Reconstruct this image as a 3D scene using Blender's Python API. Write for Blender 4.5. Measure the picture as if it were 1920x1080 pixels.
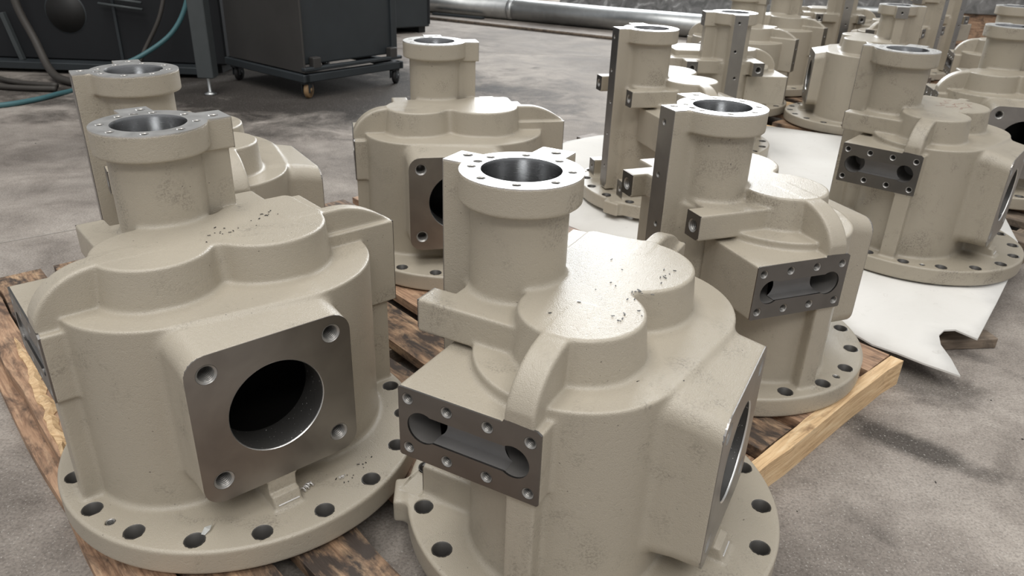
import bpy, bmesh, math, random
import numpy as np
from mathutils import Vector, Matrix

# ------------------------------------------------------------------ camera, world, light, exposure
for o in list(bpy.data.objects):
    bpy.data.objects.remove(o)
SC = bpy.context.scene
COL = SC.collection
Z0 = 0.065                      # top of the pallets above the shop floor
PITCH, ROLL, FPX = math.radians(26.01), math.radians(2.03), 1411.0
cd = bpy.data.cameras.new('camera')
cam = bpy.data.objects.new('camera', cd)
COL.objects.link(cam)
fwd = Vector((0, math.cos(PITCH), -math.sin(PITCH)))
up = Vector((0, math.sin(PITCH), math.cos(PITCH)))
ri = Vector((1, 0, 0))
r2 = ri * math.cos(ROLL) + up * math.sin(ROLL)
u2 = -ri * math.sin(ROLL) + up * math.cos(ROLL)
m = Matrix((r2, u2, -fwd)).transposed().to_4x4()
m.translation = Vector((0, 0, 0.7959 + Z0))
cam.matrix_world = m
cd.sensor_width = 36.0
cd.lens = FPX / 1920 * 36.0
cd.clip_start = 0.02
cd.dof.use_dof = True
cd.dof.focus_distance = 1.15
cd.dof.aperture_fstop = 12.0
SC.camera = cam

SC.view_settings.view_transform = 'Standard'
SC.view_settings.look = 'None'
SC.view_settings.gamma = 1.0
SC.view_settings.exposure = -0.12
SC.view_settings.use_curve_mapping = False

W = bpy.data.worlds.new('hall_daylight')
SC.world = W
W.use_nodes = True
W.node_tree.nodes['Background'].inputs['Color'].default_value = (0.95, 0.97, 1.0, 1)
W.node_tree.nodes['Background'].inputs['Strength'].default_value = 0.47


def area(name, loc, rot, sx, sy, power, color=(1, 1, 1)):
    l = bpy.data.lights.new(name, 'AREA')
    l.shape = 'RECTANGLE'
    l.size, l.size_y = sx, sy
    l.energy = power
    l.color = color
    o = bpy.data.objects.new(name, l)
    o.location = loc
    o.rotation_euler = rot
    COL.objects.link(o)
    return o


# roof lights of the hall (translucent strips), an added front fill light and the daylight in the tall window of the back wall
area('overhead_light', (-1.7, 0.9, 7.6), (0, 0, 0), 2.4, 6.5, 340, (1.0, 0.985, 0.955))
area('overhead_light', (3.7, 0.9, 7.6), (0, 0, 0), 2.4, 6.5, 190, (1.0, 0.985, 0.955))
area('overhead_light', (0.6, -4.6, 6.6), (math.radians(-12), 0, 0), 6.0, 2.4, 420, (1.0, 0.975, 0.94))  # unseen fill behind the camera, added to brighten the front faces
area('window_daylight', (2.275, 10.9, 4.0), (math.radians(-90), 0, 0), 2.80, 5.1, 580, (0.95, 0.98, 1.0))
area('window_daylight', (-0.05, 10.9, 2.85), (math.radians(-90), 0, 0), 1.70, 2.8, 190, (0.95, 0.98, 1.0))

# ------------------------------------------------------------------ materials
MAT = {}


def new_mat(name):
    mt = bpy.data.materials.new(name)
    mt.use_nodes = True
    nt = mt.node_tree
    nt.nodes.clear()
    out = nt.nodes.new('ShaderNodeOutputMaterial')
    b = nt.nodes.new('ShaderNodeBsdfPrincipled')
    nt.links.new(b.outputs[0], out.inputs[0])
    MAT[name] = mt
    return mt, nt, b


def N(nt, typ, **kw):
    n = nt.nodes.new(typ)
    for k, v in kw.items():
        if k in n.inputs:
            n.inputs[k].default_value = v
        else:
            setattr(n, k, v)
    return n


def ramp(nt, fac, stops):
    r = nt.nodes.new('ShaderNodeValToRGB')
    e = r.color_ramp.elements
    while len(e) < len(stops):
        e.new(0.5)
    for i, (p, c) in enumerate(stops):
        e[i].position = p
        e[i].color = c if len(c) == 4 else (*c, 1)
    nt.links.new(fac, r.inputs[0])
    return r.outputs[0]


def coords(nt, scale=(1, 1, 1), randomise=True):
    tc = N(nt, 'ShaderNodeTexCoord')
    v = tc.outputs['Object']
    if randomise:
        oi = N(nt, 'ShaderNodeObjectInfo')
        mu = N(nt, 'ShaderNodeMath', operation='MULTIPLY')
        mu.inputs[1].default_value = 37.0
        nt.links.new(oi.outputs['Random'], mu.inputs[0])
        ad = N(nt, 'ShaderNodeVectorMath', operation='ADD')
        nt.links.new(v, ad.inputs[0])
        nt.links.new(mu.outputs[0], ad.inputs[1])
        v = ad.outputs[0]
    mp = N(nt, 'ShaderNodeMapping')
    mp.inputs['Scale'].default_value = scale
    nt.links.new(v, mp.inputs[0])
    return mp.outputs[0]


def noise(nt, vec, scale, detail=4, rough=0.55, dist=0.0):
    n = N(nt, 'ShaderNodeTexNoise')
    n.inputs['Scale'].default_value = scale
    n.inputs['Detail'].default_value = detail
    n.inputs['Roughness'].default_value = rough
    n.inputs['Distortion'].default_value = dist
    nt.links.new(vec, n.inputs['Vector'])
    return n.outputs['Fac']


def mix(nt, fac, a, b, blend='MIX'):
    n = N(nt, 'ShaderNodeMix', data_type='RGBA', blend_type=blend)
    for sock, val in ((0, fac), (6, a), (7, b)):
        if hasattr(val, 'links'):
            nt.links.new(val, n.inputs[sock])
        elif isinstance(val, (int, float)):
            n.inputs[sock].default_value = val
        else:
            n.inputs[sock].default_value = (*val, 1)
    return n.outputs[2]


def bump(nt, bsdf, h, strength, dist):
    b = N(nt, 'ShaderNodeBump')
    b.inputs['Strength'].default_value = strength
    b.inputs['Distance'].default_value = dist
    nt.links.new(h, b.inputs['Height'])
    nt.links.new(b.outputs[0], bsdf.inputs['Normal'])
    return b


def paint_mat(name, base, smudge):
    mt, nt, b = new_mat(name)
    v = coords(nt)
    big = noise(nt, v, 7, 5, 0.6)
    mid = noise(nt, v, 22, 6, 0.7, 0.4)
    c = mix(nt, big, tuple(x * 0.93 for x in base), tuple(min(1, x * 1.05) for x in base))
    f = ramp(nt, mid, [(0.60 - 0.03 * smudge, (0, 0, 0)), (0.80 - 0.05 * smudge, (1, 1, 1))])
    f2 = ramp(nt, big, [(0.48, (0, 0, 0)), (0.66, (1, 1, 1))])
    m1 = N(nt, 'ShaderNodeMath', operation='MULTIPLY')
    nt.links.new(f, m1.inputs[0]); nt.links.new(f2, m1.inputs[1])
    m2 = N(nt, 'ShaderNodeMath', operation='MULTIPLY')
    nt.links.new(m1.outputs[0], m2.inputs[0]); m2.inputs[1].default_value = 0.30 * smudge
    c = mix(nt, m2.outputs[0], c, (0.10, 0.085, 0.07))
    # rubbed-in grime: patches broken up into fine speckle
    spk = noise(nt, v, 330, 3, 0.6)
    pat = noise(nt, v, 11, 4, 0.6, 0.8)
    fa = ramp(nt, pat, [(0.54, (0, 0, 0)), (0.74, (1, 1, 1))])
    fb = ramp(nt, spk, [(0.46, (0, 0, 0)), (0.60, (1, 1, 1))])
    m3 = N(nt, 'ShaderNodeMath', operation='MULTIPLY')
    nt.links.new(fa, m3.inputs[0]); nt.links.new(fb, m3.inputs[1])
    m4 = N(nt, 'ShaderNodeMath', operation='MULTIPLY')
    nt.links.new(m3.outputs[0], m4.inputs[0]); m4.inputs[1].default_value = min(0.8, 0.42 + 0.2 * smudge)
    c = mix(nt, m4.outputs[0], c, (0.075, 0.062, 0.05))
    sp2 = noise(nt, v, 190, 1, 0.5)
    f3 = ramp(nt, sp2, [(0.785, (0, 0, 0)), (0.80, (1, 1, 1))])
    m5 = N(nt, 'ShaderNodeMath', operation='MULTIPLY')
    nt.links.new(f3, m5.inputs[0]); m5.inputs[1].default_value = 0.7
    c = mix(nt, m5.outputs[0], c, (0.07, 0.06, 0.05))
    nt.links.new(c, b.inputs['Base Color'])
    b.inputs['Roughness'].default_value = 0.30
    b.inputs['Specular IOR Level'].default_value = 0.6
    fine = noise(nt, v, 800, 2, 0.5)
    pit = noise(nt, v, 150, 2, 0.5)
    pr = ramp(nt, pit, [(0.30, (0, 0, 0)), (0.42, (1, 1, 1))])
    ad = N(nt, 'ShaderNodeMath', operation='MULTIPLY_ADD')
    nt.links.new(pr, ad.inputs[0]); ad.inputs[1].default_value = 0.28
    nt.links.new(fine, ad.inputs[2])
    bump(nt, b, ad.outputs[0], 0.8, 0.0008)
    return mt


BEIGE = (0.420, 0.374, 0.299)
paint_mat('beige_primer', BEIGE, 0.55)
paint_mat('beige_primer_smudged', (0.378, 0.335, 0.264), 1.6)


def metal_mat(name, c0, c1, rough, stretch=(1, 1, 1), scale=60, bmp=0.08):
    mt, nt, b = new_mat(name)
    v = coords(nt, stretch)
    n1 = noise(nt, v, scale, 4, 0.6)
    v2 = coords(nt)
    n2 = noise(nt, v2, 14, 3, 0.5, 0.6)
    c = mix(nt, n2, c0, c1)
    nt.links.new(c, b.inputs['Base Color'])
    b.inputs['Metallic'].default_value = 1.0
    mr = N(nt, 'ShaderNodeMapRange')
    mr.inputs['To Min'].default_value = rough - 0.07
    mr.inputs['To Max'].default_value = rough + 0.09
    nt.links.new(n1, mr.inputs['Value'])
    nt.links.new(mr.outputs[0], b.inputs['Roughness'])
    bump(nt, b, n1, bmp, 0.0006)
    return mt


metal_mat('machined_iron', (0.25, 0.238, 0.225), (0.46, 0.44, 0.42), 0.34, (1, 1, 9), 70)
metal_mat('machined_iron_dark', (0.165, 0.159, 0.153), (0.28, 0.27, 0.26), 0.36, (1, 1, 9), 70)
metal_mat('machined_iron_bright', (0.80, 0.79, 0.765), (0.86, 0.85, 0.83), 0.38, (1, 1, 1), 40, 0.03)
metal_mat('rail_iron', (0.28, 0.27, 0.26), (0.44, 0.425, 0.41), 0.36, (1, 1, 9), 70)
metal_mat('pocket_iron', (0.22, 0.21, 0.20), (0.34, 0.325, 0.31), 0.45)
MAT['pocket_iron'].node_tree.nodes['Principled BSDF'].inputs['Metallic'].default_value = 0.5
metal_mat('bored_iron', (0.34, 0.34, 0.34), (0.46, 0.46, 0.46), 0.24, (1, 1, 14), 50)
metal_mat('thread_iron', (0.30, 0.29, 0.275), (0.44, 0.425, 0.40), 0.36)
MAT['thread_iron'].node_tree.nodes['Principled BSDF'].inputs['Metallic'].default_value = 0.6
metal_mat('galvanised_steel', (0.42, 0.43, 0.43), (0.66, 0.67, 0.66), 0.40, (1, 1, 1), 9)
metal_mat('bright_swarf', (0.7, 0.68, 0.66), (0.85, 0.84, 0.82), 0.25)
MAT['bright_swarf'].node_tree.nodes['Principled BSDF'].inputs['Metallic'].default_value = 0.5
metal_mat('channel_iron', (0.20, 0.195, 0.19), (0.29, 0.28, 0.275), 0.45)
MAT['channel_iron'].node_tree.nodes['Principled BSDF'].inputs['Metallic'].default_value = 0.4


def rough_cast():
    mt, nt, b = new_mat('dark_cast_bore')
    v = coords(nt)
    s = noise(nt, v, 330, 2, 0.5)
    f = ramp(nt, s, [(0.71, (0, 0, 0)), (0.73, (1, 1, 1))])
    c = mix(nt, f, (0.055, 0.053, 0.050), (0.6, 0.58, 0.56))
    nt.links.new(c, b.inputs['Base Color'])
    b.inputs['Roughness'].default_value = 0.5
    b.inputs['Metallic'].default_value = 0.4
    bump(nt, b, noise(nt, v, 200, 3), 0.3, 0.001)


rough_cast()


def simple(name, col, rough=0.6, metallic=0.0, var=0.2, scale=12, bmp=0.0, bscale=80):
    mt, nt, b = new_mat(name)
    v = coords(nt)
    n1 = noise(nt, v, scale, 5, 0.6)
    c = mix(nt, n1, tuple(x * (1 - var) for x in col), tuple(min(1, x * (1 + var)) for x in col))
    nt.links.new(c, b.inputs['Base Color'])
    b.inputs['Roughness'].default_value = rough
    b.inputs['Metallic'].default_value = metallic
    if bmp:
        bump(nt, b, noise(nt, v, bscale, 4), bmp, 0.003)
    return mt


simple('dark_painted_steel', (0.030, 0.036, 0.040), 0.5, 0, 0.35, 5)
simple('dark_panel', (0.010, 0.011, 0.013), 0.8, 0, 0.35, 4)
simple('black_rubber', (0.018, 0.018, 0.018), 0.6)
simple('brown_bin_steel', (0.050, 0.047, 0.044), 0.5, 0, 0.25, 5)
simple('tan_wheel', (0.30, 0.19, 0.095), 0.5, 0, 0.3, 20)
simple('bolt_hole_iron', (0.085, 0.08, 0.074), 0.5, 0.4)
simple('hole_dark', (0.012, 0.011, 0.010), 0.6)  # near-black colour stands in for the shade inside holes
simple('grey_hose', (0.050, 0.044, 0.038), 0.6, 0, 0.3)
simple('teal_hose', (0.060, 0.150, 0.165), 0.5, 0, 0.2)
simple('grey_post', (0.062, 0.070, 0.072), 0.55, 0, 0.2)


def foam():
    mt, nt, b = new_mat('white_foam')
    v = coords(nt, (1, 1, 1), False)
    a = noise(nt, v, 4.5, 5, 0.6, 0.6)
    d = noise(nt, v, 26, 6, 0.7, 1.2)
    c = mix(nt, a, (0.66, 0.64, 0.60), (0.79, 0.775, 0.74))
    f = ramp(nt, d, [(0.60, (0, 0, 0)), (0.80, (0.5, 0.5, 0.5))])
    c = mix(nt, f, c, (0.42, 0.39, 0.35))
    nt.links.new(c, b.inputs['Base Color'])
    b.inputs['Roughness'].default_value = 0.85
    b.inputs['Specular IOR Level'].default_value = 0.2
    bump(nt, b, noise(nt, v, 70, 3), 0.3, 0.002)


foam()
simple('wall_grey', (0.62, 0.61, 0.58), 0.8, 0, 0.1, 3)
simple('joint_filler', (0.30, 0.275, 0.245), 0.8, 0, 0.2, 30)
simple('red_chalk', (0.30, 0.13, 0.10), 0.9, 0, 0.3, 90)
simple('white_flake', (0.75, 0.76, 0.74), 0.45, 0, 0.1)
simple('dark_chip', (0.035, 0.032, 0.03), 0.5, 0.3, 0.4)


def wood_mat(name, c_dark, c_mid, c_light, stain, lo, hi):
    mt, nt, b = new_mat(name)
    v = coords(nt, (2.2, 26, 26))
    grain = noise(nt, v, 5, 6, 0.65, 0.6)
    v2 = coords(nt, (1, 2.2, 1))
    bl = noise(nt, v2, 13, 6, 0.68, 0.4)
    c = ramp(nt, grain, [(0.30, c_dark), (0.52, c_mid), (0.72, c_light)])
    f = ramp(nt, bl, [(lo, (0, 0, 0)), (hi, (1, 1, 1))])
    c = mix(nt, f, c, stain)
    nt.links.new(c, b.inputs['Base Color'])
    b.inputs['Roughness'].default_value = 0.62
    bump(nt, b, grain, 0.5, 0.003)


wood_mat('oily_plank', (0.14, 0.082, 0.050), (0.34, 0.215, 0.130), (0.55, 0.385, 0.235), (0.05, 0.036, 0.028), 0.40, 0.58)
wood_mat('red_plank', (0.20, 0.115, 0.070), (0.42, 0.262, 0.165), (0.58, 0.40, 0.26), (0.10, 0.065, 0.046), 0.47, 0.66)
wood_mat('fresh_wood', (0.46, 0.29, 0.15), (0.72, 0.50, 0.28), (0.84, 0.65, 0.41), (0.28, 0.17, 0.09), 0.58, 0.75)
wood_mat('old_wood', (0.10, 0.075, 0.055), (0.20, 0.155, 0.115), (0.30, 0.235, 0.175), (0.05, 0.04, 0.033), 0.5, 0.7)


def concrete():
    mt, nt, b = new_mat('stained_concrete')
    tc = N(nt, 'ShaderNodeTexCoord')
    v = tc.outputs['Object']
    big = noise(nt, v, 1.1, 6, 0.6, 0.5)
    mid = noise(nt, v, 4.5, 9, 0.70, 0.4)
    fine = noise(nt, v, 210, 3, 0.6)
    grit = noise(nt, v, 260, 2, 0.5)
    c = ramp(nt, mid, [(0.30, (0.170, 0.147, 0.128)), (0.48, (0.295, 0.261, 0.230)), (0.68, (0.420, 0.378, 0.336))])
    f = ramp(nt, big, [(0.42, (0, 0, 0)), (0.66, (1, 1, 1))])
    m1 = N(nt, 'ShaderNodeMath', operation='MULTIPLY')
    nt.links.new(f, m1.inputs[0]); m1.inputs[1].default_value = 0.6
    c = mix(nt, m1.outputs[0], c, (0.085, 0.074, 0.066))
    # oil spots
    st = noise(nt, v, 3.1, 4, 0.55, 0.8)
    f = ramp(nt, st, [(0.63, (0, 0, 0)), (0.72, (1, 1, 1))])
    m2 = N(nt, 'ShaderNodeMath', operation='MULTIPLY')
    nt.links.new(f, m2.inputs[0]); m2.inputs[1].default_value = 0.62
    c = mix(nt, m2.outputs[0], c, (0.055, 0.048, 0.043))
    for cx_, cy_, rx_, ry_, amt in ((-1.25, 4.15, 1.55, 1.0, 0.92), (0.765, 1.145, 0.15, 0.046, 0.75), (1.15, 0.86, 0.40, 0.07, 0.3), (0.88, 1.38, 0.16, 0.09, 0.5), (-2.9, 3.9, 0.8, 0.35, 0.6)):  # placed oil stains; the wide one by the bin has shade painted in
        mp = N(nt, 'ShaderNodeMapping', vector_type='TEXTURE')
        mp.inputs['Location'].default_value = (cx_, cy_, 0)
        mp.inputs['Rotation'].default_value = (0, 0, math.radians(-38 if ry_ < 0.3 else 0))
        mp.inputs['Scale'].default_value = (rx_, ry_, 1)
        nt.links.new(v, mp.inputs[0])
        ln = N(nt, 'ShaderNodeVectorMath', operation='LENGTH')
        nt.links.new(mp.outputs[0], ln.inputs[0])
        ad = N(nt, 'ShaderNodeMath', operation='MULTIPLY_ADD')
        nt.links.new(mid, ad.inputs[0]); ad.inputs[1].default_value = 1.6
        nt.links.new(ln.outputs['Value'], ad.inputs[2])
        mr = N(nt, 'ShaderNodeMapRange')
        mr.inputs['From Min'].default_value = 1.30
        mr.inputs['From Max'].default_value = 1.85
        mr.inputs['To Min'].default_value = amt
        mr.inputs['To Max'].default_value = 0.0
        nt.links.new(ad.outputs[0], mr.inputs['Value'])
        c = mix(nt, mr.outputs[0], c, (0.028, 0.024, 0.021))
    f = ramp(nt, fine, [(0.34, (0.72, 0.72, 0.72)), (0.56, (1.06, 1.06, 1.06))])
    c = mix(nt, 1.0, c, f, 'MULTIPLY')
    f = ramp(nt, grit, [(0.62, (0, 0, 0)), (0.70, (1, 1, 1))])
    m3 = N(nt, 'ShaderNodeMath', operation='MULTIPLY')
    nt.links.new(f, m3.inputs[0]); m3.inputs[1].default_value = 0.55
    c = mix(nt, m3.outputs[0], c, (0.52, 0.50, 0.46))
    nt.links.new(c, b.inputs['Base Color'])
    f = ramp(nt, mid, [(0.3, (0.72, 0.72, 0.72)), (0.7, (0.9, 0.9, 0.9))])
    nt.links.new(f, b.inputs['Roughness'])
    b.inputs['Specular IOR Level'].default_value = 0.22
    bump(nt, b, fine, 0.18, 0.003)


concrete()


def mottled():
    mt, nt, b = new_mat('mottled_zinc')
    v = coords(nt)
    a = noise(nt, v, 9, 5, 0.6, 1.2)
    c = ramp(nt, a, [(0.36, (0.16, 0.16, 0.155)), (0.58, (0.29, 0.285, 0.28)), (0.68, (0.58, 0.58, 0.57))])
    nt.links.new(c, b.inputs['Base Color'])
    b.inputs['Metallic'].default_value = 0.25
    b.inputs['Roughness'].default_value = 0.45


mottled()

# ------------------------------------------------------------------ object helpers


def obj(name, me, mat=None, parent=None, loc=None, rot=None):
    if isinstance(me, bmesh.types.BMesh):
        d = bpy.data.meshes.new(name)
        me.to_mesh(d)
        me.free()
        me = d
    if mat and not me.materials:
        me.materials.append(MAT[mat])
    o = bpy.data.objects.new(name, me)
    COL.objects.link(o)
    if parent:
        o.parent = parent
    if loc is not None:
        o.location = loc
    if rot is not None:
        o.rotation_euler = rot
    return o


def tag(o, label=None, cat=None, group=None, kind=None):
    for k, v in (('label', label), ('category', cat), ('group', group), ('kind', kind)):
        if v:
            o[k] = v
    return o


def empty(name, loc, rz=0.0):
    o = bpy.data.objects.new(name, None)
    o.empty_display_size = 0.05
    o.location = loc
    o.rotation_euler = (0, 0, rz)
    COL.objects.link(o)
    return o


def copy_tree(o, parent=None):
    c = o.copy()
    COL.objects.link(c)
    c.parent = parent
    for ch in list(o.children):
        copy_tree(ch, c)
    return c


def smooth(bm, ang=40):
    for f in bm.faces:
        f.smooth = True
    lim = math.radians(ang)
    for e in bm.edges:
        if len(e.link_faces) == 2 and e.calc_face_angle(0) > lim:
            e.smooth = False
    return bm


def box_bm(x0, x1, y0, y1, z0, z1, bev=0.0, seg=2, bm=None):
    b2 = bmesh.new()
    r = bmesh.ops.create_cube(b2, size=1)
    for v in r['verts']:
        v.co = Vector(((x0 + x1) / 2 + v.co.x * (x1 - x0), (y0 + y1) / 2 + v.co.y * (y1 - y0), (z0 + z1) / 2 + v.co.z * (z1 - z0)))
    if bev:
        bmesh.ops.bevel(b2, geom=b2.edges[:], offset=bev, segments=seg, affect='EDGES', profile=0.5)
    if bm is None:
        return b2
    return join(bm, b2)


def join(bm, b2, M=None):
    if M is not None:
        b2.transform(M)
    d = bpy.data.meshes.new('tmp')
    b2.to_mesh(d)
    b2.free()
    bm.from_mesh(d)
    bpy.data.meshes.remove(d)
    return bm


def lathe(prof, seg=32, close=False, cap0=False, cap1=False):
    """profile of (r, z) revolved about z"""
    bm = bmesh.new()
    rings = []
    for r, z in prof:
        rings.append([bm.verts.new((r * math.cos(2 * math.pi * i / seg), r * math.sin(2 * math.pi * i / seg), z)) for i in range(seg)])
    for a, b in zip(rings, rings[1:]):
        for i in range(seg):
            j = (i + 1) % seg
            bm.faces.new((a[i], a[j], b[j], b[i]))
    if cap0:
        bm.faces.new(rings[0][::-1])
    if cap1:
        bm.faces.new(rings[-1])
    return bm


def tube(pts, rad, seg=10, smooth_n=6):
    P = [Vector(p) for p in pts]
    if smooth_n and len(P) > 2:
        Q = []
        for i in range(len(P) - 1):
            p0, p1, p2, p3 = P[max(i - 1, 0)], P[i], P[i + 1], P[min(i + 2, len(P) - 1)]
            for k in range(smooth_n):
                t = k / smooth_n
                Q.append(0.5 * ((2 * p1) + (-p0 + p2) * t + (2 * p0 - 5 * p1 + 4 * p2 - p3) * t * t + (-p0 + 3 * p1 - 3 * p2 + p3) * t ** 3))
        Q.append(P[-1])
        P = Q
    bm = bmesh.new()
    rings = []
    n0 = None
    for i, p in enumerate(P):
        t = (P[min(i + 1, len(P) - 1)] - P[max(i - 1, 0)]).normalized()
        if n0 is None:
            n0 = t.orthogonal().normalized()
        n0 = (n0 - t * n0.dot(t)).normalized()
        b = t.cross(n0)
        rr = rad[i] if isinstance(rad, list) else rad
        rings.append([bm.verts.new(p + (n0 * math.cos(2 * math.pi * k / seg) + b * math.sin(2 * math.pi * k / seg)) * rr) for k in range(seg)])
    for a, b in zip(rings, rings[1:]):
        for i in range(seg):
            j = (i + 1) % seg
            bm.faces.new((a[i], a[j], b[j], b[i]))
    bm.faces.new(rings[0][::-1])
    bm.faces.new(rings[-1])
    for f in bm.faces:
        f.smooth = True
    return bm


def circ(cx, cy, r, n=24, a0=0.0):
    return [(cx + r * math.cos(a0 + 2 * math.pi * i / n), cy + r * math.sin(a0 + 2 * math.pi * i / n)) for i in range(n)]


def rrect(x0, x1, y0, y1, r, n=6):
    p = []
    for cx, cy, a in ((x1 - r, y1 - r, 0), (x0 + r, y1 - r, 90), (x0 + r, y0 + r, 180), (x1 - r, y0 + r, 270)):
        for k in range(n + 1):
            t = math.radians(a + 90 * k / n)
            p.append((cx + r * math.cos(t), cy + r * math.sin(t)))
    return p


def plate(loops, frame, thick):
    """flat machined skin: outer loop and hole loops in (u, v); its face at w = 0, thickness going to w = -thick"""
    bm = bmesh.new()
    edges = []
    for lp in loops:
        vs = [bm.verts.new((u, v, 0)) for u, v in lp]
        edges += [bm.edges.new((vs[i], vs[(i + 1) % len(vs)])) for i in range(len(vs))]
    bmesh.ops.triangle_fill(bm, use_beauty=True, edges=edges, normal=(0, 0, 1))
    for f in bm.faces:
        if f.normal.z < 0:
            f.normal_flip()
    r = bmesh.ops.extrude_face_region(bm, geom=bm.faces[:])
    top = [g for g in r['geom'] if isinstance(g, bmesh.types.BMVert)]
    for v in top:
        v.co.z += 0
    tops = set(top)
    for v in bm.verts:
        if v not in tops:
            v.co.z = -thick
    bmesh.ops.recalc_face_normals(bm, faces=bm.faces[:])
    bm.transform(frame)
    return bm


def frame(o, u, v, w):
    M = Matrix((Vector(u), Vector(v), Vector(w))).transposed().to_4x4()
    M.translation = Vector(o)
    return M


# ------------------------------------------------------------------ the casting: a signed distance field turned into one mesh
# local axes: z up from the underside of the base flange, -y the square bored port, -x the slotted oil block, +y the slide rail
TC = (-0.0356, 0.1183)
TZ = 0.5194
H0 = 0.0020
GX = np.arange(-0.300, 0.3001, H0, dtype=np.float32)
GY = np.arange(-0.300, 0.3001, H0, dtype=np.float32)
GZ = np.arange(-0.010, 0.531, H0, dtype=np.float32)
D = np.full((len(GX), len(GY), len(GZ)), 0.05, np.float32)


def sub(bb, mgn=0.035):
    s = []
    for g, (a, b) in zip((GX, GY, GZ), bb):
        i0 = max(0, int(np.searchsorted(g, a - mgn)))
        i1 = min(len(g), int(np.searchsorted(g, b + mgn)) + 1)
        s.append(slice(i0, i1))
    return tuple(s), GX[s[0]][:, None, None], GY[s[1]][None, :, None], GZ[s[2]][None, None, :]


def smin(a, b, k):
    h = np.maximum(k - np.abs(a - b), 0) / k
    return np.minimum(a, b) - h * h * k * 0.25


def add(bb, fn, k=0.016):
    s, x, y, z = sub(bb)
    d = fn(x, y, z)
    D[s] = smin(D[s], d, k) if k > 0 else np.minimum(D[s], d)


def cut(bb, fn, mgn=0.006):
    s, x, y, z = sub(bb, mgn)
    D[s] = np.maximum(D[s], -fn(x, y, z))


def ext(d2, z, z0, z1, r):
    """extrude the planar distance d2 between z0 and z1 with rounded rims"""
    wx = d2 + r
    wz = np.abs(z - (z0 + z1) / 2) - ((z1 - z0) / 2 - r)
    return np.minimum(np.maximum(wx, wz), 0) + np.sqrt(np.maximum(wx, 0) ** 2 + np.maximum(wz, 0) ** 2) - r


def sbox(x0, x1, y0, y1, z0, z1, r=0.004):
    def f(x, y, z):
        qx = np.abs(x - (x0 + x1) / 2) - ((x1 - x0) / 2 - r)
        qy = np.abs(y - (y0 + y1) / 2) - ((y1 - y0) / 2 - r)
        qz = np.abs(z - (z0 + z1) / 2) - ((z1 - z0) / 2 - r)
        return np.sqrt(np.maximum(qx, 0) ** 2 + np.maximum(qy, 0) ** 2 + np.maximum(qz, 0) ** 2) + np.minimum(np.maximum(np.maximum(qx, qy), qz), 0) - r
    return f


def abox(x0, x1, y0, y1, z0, z1, r=0.004, k=0.016):
    add(((x0, x1), (y0, y1), (z0, z1)), sbox(x0, x1, y0, y1, z0, z1, r), k)


def scyl(cx, cy, rad, z0, z1, r=0.004, axis='z'):
    def f(x, y, z):
        a, b, c = {'z': (x, y, z), 'y': (x, z, y), 'x': (y, z, x)}[axis]
        return ext(np.sqrt((a - cx) ** 2 + (b - cy) ** 2) - rad, c, z0, z1, r)
    return f


def acyl(cx, cy, rad, z0, z1, r=0.004, k=0.016):
    add(((cx - rad, cx + rad), (cy - rad, cy + rad), (z0, z1)), scyl(cx, cy, rad, z0, z1, r), k)


def hull2(x, y, xa, ra, xb, rb):
    """two circles on the x axis and their tangents"""
    h = xb - xa
    px = np.abs(y)
    py = x - xa
    b = (ra - rb) / h
    a = math.sqrt(1 - b * b)
    k = px * (-b) + py * a
    return np.where(k < 0, np.sqrt(px ** 2 + py ** 2) - ra, np.where(k > a * h, np.sqrt(px ** 2 + (py - h) ** 2) - rb, px * a + py * b - ra))


S, T = 0.3225, 0.382
# drum, its base flange and the lug on the flange rim
acyl(0, 0, 0.273, 0.0, 0.040, 0.0045, 0)
a = math.radians(122)
add(((-0.19, -0.10), (0.19, 0.29), (0, 0.04)), lambda x, y, z: sbox(0.20, 0.292, -0.026, 0.026, 0.0, 0.0395, 0.005)(x * math.cos(a) + y * math.sin(a), -x * math.sin(a) + y * math.cos(a), z), 0.012)
a2 = math.radians(62)
add(((0.10, 0.19), (0.19, 0.29), (0, 0.04)), lambda x, y, z: sbox(0.20, 0.292, -0.026, 0.026, 0.0, 0.0395, 0.005)(x * math.cos(a2) + y * math.sin(a2), -x * math.sin(a2) + y * math.cos(a2), z), 0.012)
add(((-0.24, 0.24), (-0.16, 0.16), (0.02, S)), lambda x, y, z: ext(hull2(x, y, -0.093, 0.1315, 0.066, 0.1525), z, 0.015, S, 0.003), 0.010)
# slide bore running down the back of the drum
acyl(TC[0], TC[1], 0.070, 0.015, 0.352, 0.003, 0.014)
abox(-0.100, 0.070, 0.02, 0.125, 0.015, S - 0.002, 0.003, 0.012)
# the twin bearing domes on top
def lobe2(x, y, z):
    a_ = np.sqrt((x + 0.093) ** 2 + y ** 2) - (0.078 + 0.10 * (T - z))
    b_ = np.sqrt((x - 0.066) ** 2 + y ** 2) - (0.0895 + 0.09 * (T - z))
    c_ = np.maximum(np.abs(x) - 0.075, np.abs(y - 0.03) - 0.032)
    e_ = np.sqrt(np.maximum(np.abs(x - 0.095) - 0.044, 0) ** 2 + np.maximum(np.abs(y - 0.04) - 0.042, 0) ** 2) - 0.014
    return smin(smin(smin(a_, b_, 0.022), c_, 0.010), e_, 0.012)


add(((-0.18, 0.17), (-0.11, 0.11), (0.28, T)), lambda x, y, z: ext(lobe2(x, y, z), z, 0.28, T, 0.0035), 0.007)
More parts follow.
